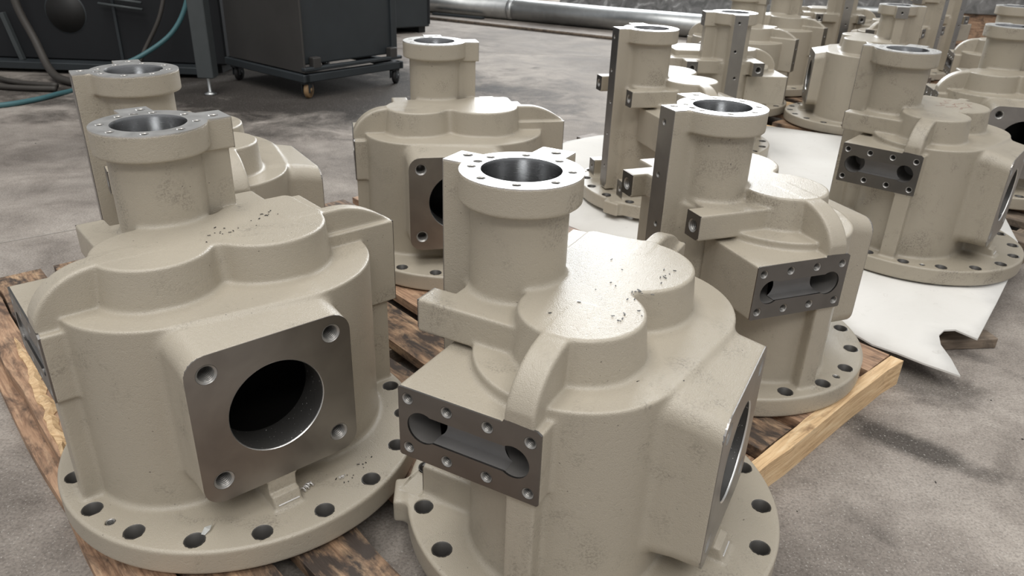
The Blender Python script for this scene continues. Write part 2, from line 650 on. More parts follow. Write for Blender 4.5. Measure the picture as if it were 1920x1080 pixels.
# cross plate with the two upper arms, the two lower arms
abox(-0.1429, 0.1365, 0.045, 0.174, 0.3139, 0.3606, 0.003, 0.006)
abox(-0.1429, -0.1015, 0.05, 0.216, 0.3139, 0.3606, 0.003, 0)
abox(0.0949, 0.1365, 0.05, 0.216, 0.3139, 0.3606, 0.003, 0)
abox(0.110, 0.192, 0.02, 0.1395, 0.30, 0.3606, 0.003, 0.0015)
abox(0.110, 0.186, 0.02, 0.128, 0.015, 0.33, 0.004, 0.008)
abox(-0.141, -0.098, 0.08, 0.216, 0.01, 0.092, 0.004, 0.008)
abox(0.098, 0.141, 0.08, 0.216, 0.01, 0.092, 0.004, 0.008)
# tower, ring flange, slide rail bar, short ear with its column
acyl(TC[0], TC[1], 0.0635, 0.33, 0.515, 0.003, 0.010)
acyl(TC[0], TC[1], 0.0790, 0.4815, TZ + 0.006, 0.003, 0.005)
abox(-0.0530, -0.0058, 0.10, 0.2349, 0.046, TZ + 0.008, 0.003, 0.010)
abox(-0.02, 0.0680, 0.0990, 0.1370, 0.33, 0.480, 0.003, 0.007)
abox(-0.02, 0.0850, 0.0935, 0.1426, 0.4721, TZ + 0.008, 0.002, 0.003)
# oil block (-x), arched rib, pilaster
abox(-0.262, -0.10, -0.0299, 0.1589, 0.2089, 0.3073, 0.0025, 0.007)


def rib(x, y, z):
    q = np.sqrt(((x + 0.166) / 0.0895) ** 2 + ((z - 0.302) / 0.0798) ** 2)
    d2 = np.where((x > -0.166), np.maximum(z - (T - 0.0012), -0.166 - x), (q - 1) * 0.084)
    d2 = np.maximum(d2, 0.27 - z)
    d2 = np.maximum(d2, x + 0.08)
    r = 0.005
    wx = d2 + r
    wy = np.abs(y + 0.001) - (0.0185 - r)
    return np.minimum(np.maximum(wx, wy), 0) + np.sqrt(np.maximum(wx, 0) ** 2 + np.maximum(wy, 0) ** 2) - r


add(((-0.262, -0.08), (-0.02, 0.02), (0.27, 0.385)), rib, 0.0045)
abox(-0.2487, -0.15, -0.0235, 0.0135, 0.02, 0.235, 0.003, 0.008)
# right-hand block (+x) with its thin curved fin and column
abox(0.10, 0.2640, -0.016, 0.021, 0.02, 0.21, 0.003, 0.006)
abox(0.10, 0.288, -0.022, 0.027, 0.198, 0.3435, 0.0018, 0.003)


def fin(x, y, z):
    top = T - 0.0012 - np.maximum(x - 0.180, 0) ** 2 * 4.1
    d2 = np.maximum((z - top) * 0.93, x - 0.281)
    d2 = np.maximum(np.maximum(d2, 0.30 - z), 0.10 - x)
    r = 0.0035
    wx = d2 + r
    wy = np.abs(y + 0.0015) - (0.0115 - r)
    return np.minimum(np.maximum(wx, wy), 0) + np.sqrt(np.maximum(wx, 0) ** 2 + np.maximum(wy, 0) ** 2) - r


add(((0.10, 0.285), (-0.022, 0.004), (0.30, 0.387)), fin, 0.004)


# square port box (-y), foot bracket below it
def port(x, y, z):
    hw, hh, r = 0.1137, 0.113, 0.030
    g = np.maximum(y + 0.16, 0) * 0.08
    qx = np.abs(x + 0.0228) - (hw + g - r)
    zz = np.where(z > 0.196, z - np.clip(y + 0.197, 0, 0.057) * 0.205, z)
    qz = np.abs(zz - 0.196) - (hh + g * (zz < 0.196) - r)
    d2 = np.sqrt(np.maximum(qx, 0) ** 2 + np.maximum(qz, 0) ** 2) + np.minimum(np.maximum(qx, qz), 0) - r
    return np.maximum(d2, np.maximum(-0.21 - y, y + 0.02))


add(((-0.15, 0.105), (-0.21, -0.02), (0.07, 0.32)), port, 0.010)
BRK = sbox(-0.0515, -0.0105, -0.198, -0.12, 0.03, 0.10, 0.003)
add(((-0.052, -0.010), (-0.22, -0.12), (0.03, 0.10)), lambda x, y, z: BRK(x, y + np.clip(0.083 - z, 0, 0.05) * 0.36, z), 0.007)
# flat machined planes
cut(((-0.16, 0.16), (0.206, 0.24), (0, 0.1)), lambda x, y, z: np.where((np.abs(z - 0.068) < 0.029) & (np.abs(x) > 0.09) & (np.abs(x) < 0.15), 0.206 - y, 1.0), 0.0)
cut(((-0.16, -0.09), (0.19, 0.24), (0.30, 0.37)), lambda x, y, z: 0.206 - y, 0)
cut(((0.09, 0.145), (0.19, 0.24), (0.30, 0.37)), lambda x, y, z: 0.206 - y, 0)
cut(((-0.07, 0.02), (0.2, 0.25), (0.044, 0.53)), lambda x, y, z: 0.2248 - y, 0)
cut(((-0.15, 0.10), (0.02, 0.25), (0.50, 0.531)), lambda x, y, z: TZ - z, 0)
cut(((0.060, 0.10), (0.08, 0.16), (0.46, 0.53)), lambda x, y, z: x * 0 + 1.0 - 1.0 + (0.0745 - x), 0)
cut(((-0.29, -0.24), (-0.05, 0.18), (0.20, 0.33)), lambda x, y, z: x + 0.2513, 0)
cut(((0.26, 0.295), (-0.04, 0.06), (0.19, 0.36)), lambda x, y, z: 0.277 - x, 0)
cut(((-0.16, 0.11), (-0.23, -0.18), (0.06, 0.33)), lambda x, y, z: y + 0.197, 0)


def hcut(cx, cy, rad, z0, z1, axis='z'):
    lo, hi = sorted((z0, z1))
    bb = {'z': ((cx - rad, cx + rad), (cy - rad, cy + rad), (lo, hi)), 'y': ((cx - rad, cx + rad), (lo, hi), (cy - rad, cy + rad)),
          'x': ((lo, hi), (cx - rad, cx + rad), (cy - rad, cy + rad))}[axis]
    s, x, y, z = sub(bb, 0.005)
    p, q, c = {'z': (x, y, z), 'y': (x, z, y), 'x': (y, z, x)}[axis]
    d = np.maximum(np.sqrt((p - cx) ** 2 + (q - cy) ** 2) - rad, np.maximum(lo - c, c - hi))
    D[s] = np.maximum(D[s], -d)


hcut(TC[0], TC[1], 0.0530, 0.20, 0.56)                 # slide bore
hcut(-0.0235, 0.2005, 0.0692, -0.24, -0.05, 'y')       # square port bore
hcut(-0.0235, 0.2005, 0.0985, -0.1445, 0.045, 'y')           # cavity behind it
BOLT_A = [math.radians(170.75 + 20 * i) for i in range(18)]
BOLTS = [(0.25 * math.cos(t), 0.25 * math.sin(t)) for t in BOLT_A]
for bx, by in BOLTS:
    hcut(bx, by, 0.0133, -0.02, 0.06)
RING_A = [math.radians(67.5 - 45 * i) for i in range(8)]
RING = [(TC[0] + 0.0637 * math.cos(t), TC[1] + 0.0637 * math.sin(t)) for t in RING_A]
EARS = [(-0.0200, 0.2068), (0.0554, 0.1141)]
PIN = (-0.0370, 0.1812)
for hx, hy in RING:
    hcut(hx, hy, 0.0072, TZ - 0.022, 0.54)
for hx, hy in EARS:
    hcut(hx, hy, 0.0086, TZ - 0.025, 0.54)
hcut(PIN[0], PIN[1], 0.0080, TZ - 0.022, 0.54)
hcut(0.25 * math.cos(math.radians(200.75)), 0.25 * math.sin(math.radians(200.75)), 0.0064, 0.015, 0.06)
OILH = [(0.0645 + 0.0539 * k, 0.2581 + s * 0.0349) for s in (1, -1) for k in (1.5, 0.5, -0.5, -1.5)]
for hy, hz in OILH:
    hcut(hy, hz, 0.0094, -0.27, -0.228, 'x')
SLOT = ((0.1250, 0.2575, 0.0215), (0.0045, 0.2585, 0.0212))
for hy, hz, r in SLOT:
    hcut(hy, hz, r + 0.0026, -0.27, -0.16, 'x')
cut(((-0.27, -0.231), (0.004, 0.125), (0.238, 0.278)), lambda x, y, z: np.maximum(np.maximum(np.abs(z - 0.2585) - 0.0200, np.abs(y - 0.065) - 0.062), x + 0.2285), 0.004)
PORTH = [(-0.0235 + i * 0.0849, 0.2002 + j * 0.0822) for i in (-1, 1) for j in (1, -1)]
for hx, hz in PORTH:
    hcut(hx, hz, 0.0158, -0.22, -0.150, 'y')
RAILH = [(-0.0235, 0.4941), (-0.0235, 0.400), (-0.0350, 0.310), (-0.030, 0.215), (-0.030, 0.115)]
for hx, hz in RAILH:
    hcut(hx, hz, 0.0074, 0.195, 0.24, 'y')
ARMH = [(-0.1222, 0.3372, 0.0125), (0.1153, 0.3372, 0.0125), (-0.1195, 0.0675, 0.0095), (0.1195, 0.0675, 0.0095)]
for hx, hz, r in ARMH:
    hcut(hx, hz, r + 0.0024, 0.170, 0.24, 'y')
hcut(0.117, TZ - 0.0235, 0.0074, 0.050, 0.10, 'x')
BLKH = [(0.0025, 0.303), (0.0025, 0.240)]
for hy, hz in BLKH:
    hcut(hy, hz, 0.0086, 0.250, 0.30, 'x')

def surface_nets():
    neg = D < 0
    nx, ny, nz = D.shape
    any_ = np.zeros((nx - 1, ny - 1, nz - 1), bool)
    all_ = np.ones_like(any_)
    for i in (0, 1):
        for j in (0, 1):
            for k in (0, 1):
                q = neg[i:nx - 1 + i, j:ny - 1 + j, k:nz - 1 + k]
                any_ |= q
                all_ &= q
    act = any_ & ~all_
    I = np.argwhere(act)
    ids = np.full(act.shape, -1, np.int32)
    ids[act] = np.arange(len(I))
    acc = np.zeros((len(I), 3), np.float32)
    cnt = np.zeros(len(I), np.float32)
    cor = [(i, j, k) for i in (0, 1) for j in (0, 1) for k in (0, 1)]
    val = {c: D[I[:, 0] + c[0], I[:, 1] + c[1], I[:, 2] + c[2]] for c in cor}
    for c in cor:
        for ax in range(3):
            if c[ax] == 0:
                e = list(c); e[ax] = 1; e = tuple(e)
                va, vb = val[c], val[e]
                mk = (va < 0) != (vb < 0)
                t = np.where(mk, va / np.where(mk, va - vb, 1), 0)
                for q in range(3):
                    acc[:, q] += np.where(mk, c[q] + (t if q == ax else 0), 0)
                cnt += mk
    V = (I + acc / cnt[:, None]) * H0 + np.array([GX[0], GY[0], GZ[0]], np.float32)
    quads = []
    for ax in range(3):
        n = [slice(1, -1)] * 3
        lo = list(n); hi = list(n)
        lo[ax] = slice(0, -1); hi[ax] = slice(1, None)
        A, B = neg[tuple(lo)], neg[tuple(hi)]
        idx = np.argwhere(A != B)
        flip = A[tuple(idx.T)]
        base = idx + 1
        base[:, ax] -= 1
        u, w = (ax + 1) % 3, (ax + 2) % 3
        q = []
        for du, dw in ((-1, -1), (0, -1), (0, 0), (-1, 0)):
            p = base.copy(); p[:, u] += du; p[:, w] += dw
            q.append(ids[p[:, 0], p[:, 1], p[:, 2]])
        q = np.stack(q, 1)
        q[~flip] = q[~flip][:, ::-1]
        quads.append(q)
    Q = np.concatenate(quads)
    Q = Q[(Q >= 0).all(1)]
    return V, Q


V, Q = surface_nets()
me = bpy.data.meshes.new('casting')
me.vertices.add(len(V))
me.vertices.foreach_set('co', V.astype(np.float32).ravel())
me.loops.add(Q.size)
me.loops.foreach_set('vertex_index', Q.astype(np.int32).ravel())
me.polygons.add(len(Q))
me.polygons.foreach_set('loop_start', np.arange(0, Q.size, 4, dtype=np.int32))
me.polygons.foreach_set('use_smooth', np.ones(len(Q), bool))
me.update(calc_edges=True)
me.validate()
CAST = me
CAST.materials.append(MAT['beige_primer'])
del D

# machined skins, bores and tapped holes of the casting -------------------------------------------------
FZ = lambda z: frame((0, 0, z), (1, 0, 0), (0, 1, 0), (0, 0, 1))
FYP = lambda y: frame((0, y, 0), (-1, 0, 0), (0, 0, 1), (0, 1, 0))      # (u, v) = (-x, z), facing +y
FYN = lambda y: frame((0, y, 0), (1, 0, 0), (0, 0, 1), (0, -1, 0))      # (u, v) = (x, z), facing -y
FXN = lambda x: frame((x, 0, 0), (0, -1, 0), (0, 0, 1), (-1, 0, 0))     # (u, v) = (-y, z), facing -x
FXP = lambda x: frame((x, 0, 0), (0, 1, 0), (0, 0, 1), (1, 0, 0))
PARTS = []      # (name, mesh, matrix or None)


def part(name, bm, mat, M=None, sm=False):
    if sm:
        smooth(bm)
    d = bpy.data.meshes.new(name)
    bm.to_mesh(d)
    bm.free()
    d.materials.append(MAT[mat])
    PARTS.append((name, d, M))
    return d


# ring face with its two ears
R = 0.0788
cx, cy = TC
out = []
a_e2a = math.asin((0.0935 - cy) / R); a_e2b = math.asin((0.1424 - cy) / R)
a_e1a = math.acos((-0.0062 - cx) / R); a_e1b = math.acos((-0.0528 - cx) / R)
for t in np.linspace(a_e2b, a_e1a, 16):
    out.append((cx + R * math.cos(t), cy + R * math.sin(t)))
out += [(-0.0062, 0.2246), (-0.0528, 0.2246)]
for t in np.linspace(a_e1b, 2 * math.pi + a_e2a, 60):
    out.append((cx + R * math.cos(t), cy + R * math.sin(t)))
out += [(0.0744, 0.0937), (0.0744, 0.1424)]
loops = [out, circ(cx, cy, 0.0515, 64)] + [circ(h[0], h[1], 0.0060, 16) for h in RING] + [circ(h[0], h[1], 0.0073, 16) for h in EARS] + [circ(PIN[0], PIN[1], 0.0063, 16)]
part('ring_face', plate(loops, FZ(TZ + 0.0004), 0.0028), 'machined_iron_bright')
part('slide_bore', lathe([(0.0515, TZ + 0.0005), (0.0503, TZ - 0.004), (0.0503, 0.21)], 64), 'bored_iron', Matrix.Translation((cx, cy, 0)), True)
# slide rail
lp = [(0.0062, 0.062), (0.0200, 0.050), (0.0400, 0.050), (0.0526, 0.062), (0.0526, TZ - 0.001), (0.0062, TZ - 0.001)]
part('slide_rail', plate([lp] + [circ(-h[0], h[1], 0.0060, 16) for h in RAILH], FYP(0.2252), 0.0028), 'rail_iron')
# square port
lp = rrect(-0.1361, 0.0905, 0.0835, 0.3088, 0.028)
part('port_face', plate([lp, circ(-0.0235, 0.2005, 0.0675, 72)] + [circ(h[0], h[1], 0.0140, 24) for h in PORTH], FYN(-0.1974), 0.003), 'machined_iron')
part('bore_cavity', lathe([(0.0672, 0.0525), (0.096, 0.056), (0.096, 0.215), (0.060, 0.235), (0.0, 0.235)], 48), 'hole_dark', Matrix.Translation((-0.0235, -0.1974, 0.2005)) @ Matrix.Rotation(math.radians(-90), 4, 'X'), True)  # near-black liner added to give the cavity its deep shade
part('bore_rim', lathe([(0.0676, -0.0002), (0.0664, 0.0012), (0.0664, 0.0022)], 72), 'machined_iron_bright', Matrix.Translation((-0.0235, -0.1974, 0.2005)) @ Matrix.Rotation(math.radians(-90), 4, 'X'), True)
b = lathe([(0.0672, 0.0015), (0.0668, 0.0020), (0.0668, 0.052), (0.0675, 0.054)], 72)
part('port_bore', b, 'dark_cast_bore', Matrix.Translation((-0.0235, -0.1974, 0.2005)) @ Matrix.Rotation(math.radians(-90), 4, 'X'), True)


# oil block face with the dumb-bell slot
def dumbbell(e):
    (ya, za, ra), (yb, zb, rb) = SLOT
    hz = 0.0178 + e
    p = []
    t0 = math.asin((0.2585 + hz - za) / (ra + e)) if abs((0.2585 + hz - za) / (ra + e)) < 1 else math.pi / 2
    t1 = math.asin((0.2585 - hz - za) / (ra + e)) if abs((0.2585 - hz - za) / (ra + e)) < 1 else -math.pi / 2
    # u = -y: circle a lies at the left (u = -ya)
    for t in np.linspace(t0, 2 * math.pi + t1, 28):
        p.append((-ya + (ra + e) * math.cos(t), za + (ra + e) * math.sin(t)))
    s0 = math.asin((0.2585 - hz - zb) / (rb + e)); s1 = math.asin((0.2585 + hz - zb) / (rb + e))
    for t in np.linspace(math.pi - s0, 3 * math.pi - s1, 28):
        p.append((-yb + (rb + e) * math.cos(t), zb + (rb + e) * math.sin(t)))
    return p


op = [(-0.1587, 0.2110), (-0.1567, 0.2090), (0.0277, 0.2090), (0.0297, 0.2110), (0.0297, 0.3060), (0.024, 0.3100), (-0.010, 0.3115), (-0.0175, 0.3110), (-0.0195, 0.3072), (-0.1567, 0.3072), (-0.1587, 0.3052)]
part('oil_block_face', plate([op, dumbbell(0)] + [circ(-h[0], h[1], 0.0078, 18) for h in OILH], FXN(-0.2517), 0.0028), 'machined_iron_dark')
# channel floor and the two pockets
bm = bmesh.new()
(ya, za, ra), (yb, zb, rb) = SLOT
zl, zh = 0.2585 - 0.0185, 0.2585 + 0.0185
arc_a = [(ya + ra * math.cos(t), za + ra * math.sin(t)) for t in np.linspace(math.pi - math.asin((zh - za) / ra), math.pi - math.asin((zl - za) / ra), 12)]
arc_b = [(yb + rb * math.cos(t), zb + rb * math.sin(t)) for t in np.linspace(math.asin((zl - zb) / rb), math.asin((zh - zb) / rb), 12)]
fl = [bm.verts.new((-0.2305, y, z)) for y, z in arc_a + arc_b]
bm.faces.new(fl)
for q in ((11, 12), (23, 0)):
    e = [fl[k] for k in q]
    o_ = [bm.verts.new((-0.2498, v.co.y, v.co.z)) for v in e]
    bm.faces.new((e[0], e[1], o_[1], o_[0]))
bmesh.ops.triangulate(bm, faces=[f for f in bm.faces if len(f.verts) > 4])
bmesh.ops.recalc_face_normals(bm, faces=bm.faces[:])
part('slot_channel', bm, 'channel_iron')
for hy, hz, r in SLOT:
    r += 0.0007
    full = lathe([(r, 0.022), (r, 0.088)], 32)
    M = Matrix.Translation((-0.2517, hy, hz)) @ Matrix.Rotation(math.radians(90), 4, 'Y')
    # the pocket wall is open towards the channel down to its floor
    for i in range(32):
        t = 2 * math.pi * (i + 0.5) / 32
        ly = math.sin(t)          # local y stays y after the rotation
        inward = -ly if hy > 0.06 else ly
        if not (inward > 0.55):
            t0, t1 = 2 * math.pi * i / 32, 2 * math.pi * (i + 1) / 32
            vs = [full.verts.new((r * math.cos(t_), r * math.sin(t_), z_)) for t_, z_ in ((t0, 0.0015), (t1, 0.0015), (t1, 0.022), (t0, 0.022))]
            full.faces.new(vs)
    bmesh.ops.remove_doubles(full, verts=full.verts[:], dist=1e-5)
    c = bmesh.ops.create_circle(full, cap_ends=True, segments=32, radius=r, matrix=Matrix.Translation((0, 0, 0.088)))
    part('oil_pocket', full, 'pocket_iron', M, True)


def tapped(r, depth, turns, seg=20):
    """countersunk hole with flat-crested thread ridges and deep narrow roots"""
    p = [(r * 1.13, 0.0), (r * 0.97, r * 0.15)]
    z = r * 0.15
    dz = (depth - z) / turns
    for i in range(turns):
        p += [(r * 0.87, z + dz * 0.12), (r * 0.87, z + dz * 0.42), (r * 1.08, z + dz * 0.62), (r * 1.08, z + dz * 0.80)]
        z += dz
    p += [(r * 0.87, z), (r * 0.87, depth + r * 0.3)]
    b = lathe(p, seg)
    b.faces.new([v for v in b.verts][-seg:])
    return b


def meshof(name, bm, mat, sm=True):
    if sm:
        smooth(bm, 25)
    d = bpy.data.meshes.new(name)
    bm.to_mesh(d)
    bm.free()
    d.materials.append(MAT[mat])
    return d


th_big = meshof('tapped_hole', tapped(0.0121, 0.030, 8, 28), 'thread_iron')
th_oil = meshof('tapped_hole', tapped(0.0066, 0.018, 7, 18), 'thread_iron')
th_ring = meshof('tapped_hole', tapped(0.0051, 0.014, 5, 14), 'thread_iron')
th_ear = meshof('tapped_hole', tapped(0.0062, 0.016, 5, 14), 'thread_iron')
th_arm = meshof('tapped_hole', tapped(0.0108, 0.026, 7, 20), 'thread_iron')
th_arm2 = meshof('tapped_hole', tapped(0.0082, 0.020, 5, 16), 'thread_iron')
pin_me = meshof('dowel_hole', lathe([(0.0063, 0), (0.0058, 0.001), (0.0058, 0.02)], 16, cap1=True), 'thread_iron')
bolt_me = meshof('bolt_hole', lathe([(0.0139, -0.0002), (0.0121, 0.0006), (0.0120, 0.039)], 24), 'bolt_hole_iron')
DN = Matrix.Rotation(math.pi, 4, 'X')                       # local +z goes down
YN = Matrix.Rotation(math.radians(90), 4, 'X')              # into -y
YP = Matrix.Rotation(math.radians(-90), 4, 'X')             # into +y
XP = Matrix.Rotation(math.radians(90), 4, 'Y')              # into +x
XN = Matrix.Rotation(math.radians(-90), 4, 'Y')
TR = lambda *p: Matrix.Translation(p)
for h in RING:
    PARTS.append(('tapped_hole', th_ring, TR(h[0], h[1], TZ + 0.0004) @ DN))
for h in EARS:
    PARTS.append(('tapped_hole', th_ear, TR(h[0], h[1], TZ + 0.0004) @ DN))
PARTS.append(('dowel_hole', pin_me, TR(PIN[0], PIN[1], TZ + 0.0004) @ DN))
for h in RAILH:
    PARTS.append(('tapped_hole', th_ring, TR(h[0], 0.2252, h[1]) @ YN))
for h in PORTH:
    PARTS.append(('tapped_hole', th_big, TR(h[0], -0.1974, h[1]) @ YP))
for h in OILH:
    PARTS.append(('tapped_hole', th_oil, TR(-0.2517, h[0], h[1]) @ XP))
for h in BLKH:
    PARTS.append(('tapped_hole', th_ear, TR(0.2774, h[0], h[1]) @ XN))
for i, h in enumerate(ARMH):
    PARTS.append(('tapped_hole', th_arm if i < 2 else th_arm2, TR(h[0], 0.2064, h[1]) @ YN))
PARTS.append(('tapped_hole', th_ring, TR(0.0749, 0.117, TZ - 0.0235) @ XN))
for h in BOLTS:
    PARTS.append(('bolt_hole', bolt_me, TR(h[0], h[1], 0.0402) @ DN))
PARTS.append(('pin_hole', th_ring, TR(0.25 * math.cos(math.radians(200.75)), 0.25 * math.sin(math.radians(200.75)), 0.0402) @ DN))
# arm ends, short ear face, right block face
for x0, x1, r in ((-0.1422, -0.1022, 0.0126), (0.0956, 0.1351, 0.0126)):
    h = ((x0 + x1) / 2, 0.3372)
    ch = 0.005
    lp = [(-x1, 0.3146), (-x0 - ch, 0.3146), (-x0, 0.3146 + ch), (-x0, 0.3598), (-x1, 0.3598)]
    part('arm_face', plate([lp, circ(-h[0], h[1], r, 20)], FYP(0.2064), 0.0024), 'machined_iron_dark')
for s in (-1, 1):
    x0, x1 = sorted((s * 0.1405, s * 0.0985))
    part('lower_arm_face', plate([[(-x1, 0.044), (-x0, 0.044), (-x0, 0.0912), (-x1, 0.0912)], circ(-s * 0.1195, 0.0675, 0.0096, 18)], FYP(0.2064), 0.0024), 'machined_iron_dark')
part('ear_face', plate([[(0.0938, 0.4726), (0.1423, 0.4726), (0.1423, TZ - 0.001), (0.0938, TZ - 0.001)], circ(0.117, TZ - 0.0235, 0.0059, 16)], FXP(0.0749), 0.0024), 'machined_iron')
part('right_block_face', plate([[(-0.0215, 0.1985), (0.0265, 0.1985), (0.0265, 0.3430), (-0.0215, 0.3430)]] + [circ(h[0], h[1], 0.0072, 16) for h in BLKH], FXP(0.2774), 0.0024), 'machined_iron_dark')
part('toe_cut', box_bm(-0.0460, -0.0140, -0.2118, -0.2092, 0.0462, 0.0484, 0.0008, 1), 'bright_swarf')

def housing(x, y, z, deg, label, smudged=False):
    t = empty('pump_housing', (x, y, z + Z0), math.radians(deg))
    tag(t, label, 'pump housing', 'identical cast pump housings on the pallets')
    c = obj('casting', CAST, None, t)
    if smudged:
        c.material_slots[0].link = 'OBJECT'
        c.material_slots[0].material = MAT['beige_primer_smudged']
    for name, d, M in PARTS:
        o = obj(name, d, None, t)
        if M is not None:
            o.matrix_local = M
    return t


UNITS = [
    (-0.4223, 0.9980, 0.0, 41.76, 'beige pump housing at lower left, its square bored port facing the viewer', False),
    (0.1281, 0.8867, -0.0026, 62.33, 'beige pump housing nearest the viewer at lower centre, slotted oil port turned to the left', False),
    (0.4554, 1.4097, -0.0042, 111.35, 'beige pump housing on the pallet corner, slotted port turned to the right', False),
    (-0.1568, 1.8726, -0.0026, 13.23, 'beige pump housing behind the two front ones, alone in front of the bare floor', False),
    (-0.6529, 1.5485, 0.0, 123.35, 'beige pump housing at far left, mostly hidden behind the front left housing', False),
    (1.1107, 1.9796, 0.0114, 50.20, 'stained beige pump housing at the right end of the white sheet, slotted port facing forward', True),
    (0.4794, 2.3522, 0.0110, 106.0, 'beige pump housing on the white sheet with a tall dark slide rail facing left', False),
    (0.7125, 2.9466, 0.0110, 182.7, 'beige pump housing with its pale slide rail facing the viewer, behind the sheet', False),
    (1.5200, 3.5100, 0.0, 256.0, 'beige pump housing on an orange plank, square port edge-on to the left', False),
    (1.6690, 2.5780, 0.0105, 348.4, 'beige pump housing cut off by the right edge of the photo, behind the stained one', True),
    (1.0501, 3.8074, 0.0, 325.6, 'back-row beige housing with curved fin over a dark right face, nearer of two', False),
    (1.3864, 4.3374, 0.0, 317.4, 'back-row beige housing with curved fin over a dark right face, farther of two', False),
    (1.9050, 4.9000, 0.0, 170.0, 'beige pump housing farthest back, its arm hole facing forward between two towers', False),
    (2.0312, 4.3383, 0.0, 221.0, 'back-row beige housing showing a leaning rail edge-on, left of two', False),
    (2.5100, 5.0100, 0.0, 206.7, 'back-row beige housing showing a leaning rail edge-on, right of two', False),
    (2.2398, 3.5509, 0.0, 340.0, 'beige pump housing at the upper right with a rounded rib, behind the cut-off one', False),
]
HS = [housing(*u) for u in UNITS]
# illegible red chalk scribble on the dome of the stained housing
for k in range(3):
    pts = []
    for i in range(26):
        t = i / 25
        pts.append((0.015 + 0.105 * t, -0.035 + 0.028 * k + 0.013 * math.sin(9.5 * t * (1 + 0.3 * k) + k) * (0.6 + 0.4 * math.sin(31 * t)), T + 0.0004))
    bm = bmesh.new()
    prev = None
    for i, p in enumerate(pts):
        w_ = 0.0009
        a1, b1 = bm.verts.new((p[0], p[1] - w_, p[2])), bm.verts.new((p[0] + 0.0006, p[1] + w_, p[2]))
        if prev:
            bm.faces.new((prev[0], a1, b1, prev[1]))
        prev = (a1, b1)
    bmesh.ops.recalc_face_normals(bm, faces=bm.faces[:])
    tag(obj('chalk_mark', bm, 'red_chalk', HS[5]), 'faint red scribbled chalk line')

# ------------------------------------------------------------------ setting
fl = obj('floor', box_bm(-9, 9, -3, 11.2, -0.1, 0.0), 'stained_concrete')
tag(fl, kind='structure')
# joints sawn in the slab
for i, (p, q, w) in enumerate((((-6.0, 3.62 + 2.2), (6.0, 5.45), 0.012), ((-2.6, 1.02), (-1.16, 2.16), 0.005))):
    a_, b_ = Vector((p[0], p[1], 0)), Vector((q[0], q[1], 0))
    d_ = (b_ - a_)
    o = obj('trim_%d' % (i + 1), box_bm(0, d_.length, -w / 2, w / 2, -0.002, 0.0012), 'old_wood' if i == 0 else 'joint_filler', None, a_, (0, 0, math.atan2(d_.y, d_.x)))
    tag(o, kind='structure')
# back wall with a tall window and a lower one beside it (both above the frame of the photo)
bm = bmesh.new()
for x0, x1, z0, z1 in ((-9, -0.95, 0, 8), (3.70, 9, 0, 8), (-0.95, 3.70, 0, 1.4), (-0.95, 0.85, 4.3, 8), (0.85, 3.70, 6.6, 8)):
    box_bm(x0, x1, 11.0, 11.2, z0, z1, bm=bm)
tag(obj('wall_back', bm, 'wall_grey'), kind='structure')
for n_, (x0, x1, z0, z1) in enumerate(((0.85, 3.70, 1.4, 6.6), (-0.95, 0.85, 1.4, 4.3))):
    bm = bmesh.new()
    box_bm(x0, x0 + 0.05, 10.93, 11.0, z0, z1, bm=bm); box_bm(x1 - 0.05, x1, 10.93, 11.0, z0, z1, bm=bm)
    box_bm(x0, x1, 10.93, 11.0, z0, z0 + 0.05, bm=bm); box_bm(x0, x1, 10.93, 11.0, z1 - 0.05, z1, bm=bm)
    w = obj('window_%d' % (n_ + 1), bm, 'dark_painted_steel')
    tag(w, kind='structure')

# ------------------------------------------------------------------ pallets
PU, PV = Vector((0.682, -0.731, 0)), Vector((0.731, 0.682, 0))     # board direction, cross direction


def uv(u, v, z=0):
    p = PU * u + PV * v
    return (p.x, p.y, z)


rng = random.Random(5)


def board(parent, u0, u1, v0, v1, z0, z1, mat, name='plank', along='u', jag=True, du=0.0):
    """one board with slightly uneven edges; local x runs along it"""
    L, Wd = (u1 - u0, v1 - v0) if along == 'u' else (v1 - v0, u1 - u0)
    bm = bmesh.new()
    n = 14
    rows = []
    j = 0.0035 if jag else 0.001
    for i in range(n + 1):
        x = -L / 2 + L * i / n
        a = -Wd / 2 + rng.uniform(-j, j)
        b = Wd / 2 + rng.uniform(-j, j)
        dz = rng.uniform(-0.0008, 0.0003)
        rows.append([bm.verts.new((x, a, z0)), bm.verts.new((x, b, z0)), bm.verts.new((x, b, z1 + dz)), bm.verts.new((x, a, z1 + dz))])
    for p, q in zip(rows, rows[1:]):
        for k in range(4):
            bm.faces.new((p[k], p[(k + 1) % 4], q[(k + 1) % 4], q[k]))
    bm.faces.new(rows[0][::-1]); bm.faces.new(rows[-1])
    bmesh.ops.recalc_face_normals(bm, faces=bm.faces[:])
    c = uv((u0 + u1) / 2, (v0 + v1) / 2)
    ang = math.atan2(PU.y, PU.x) if along == 'u' else math.atan2(PV.y, PV.x)
    return obj(name, bm, mat, parent, (c[0], c[1], 0), (0, 0, ang + du))


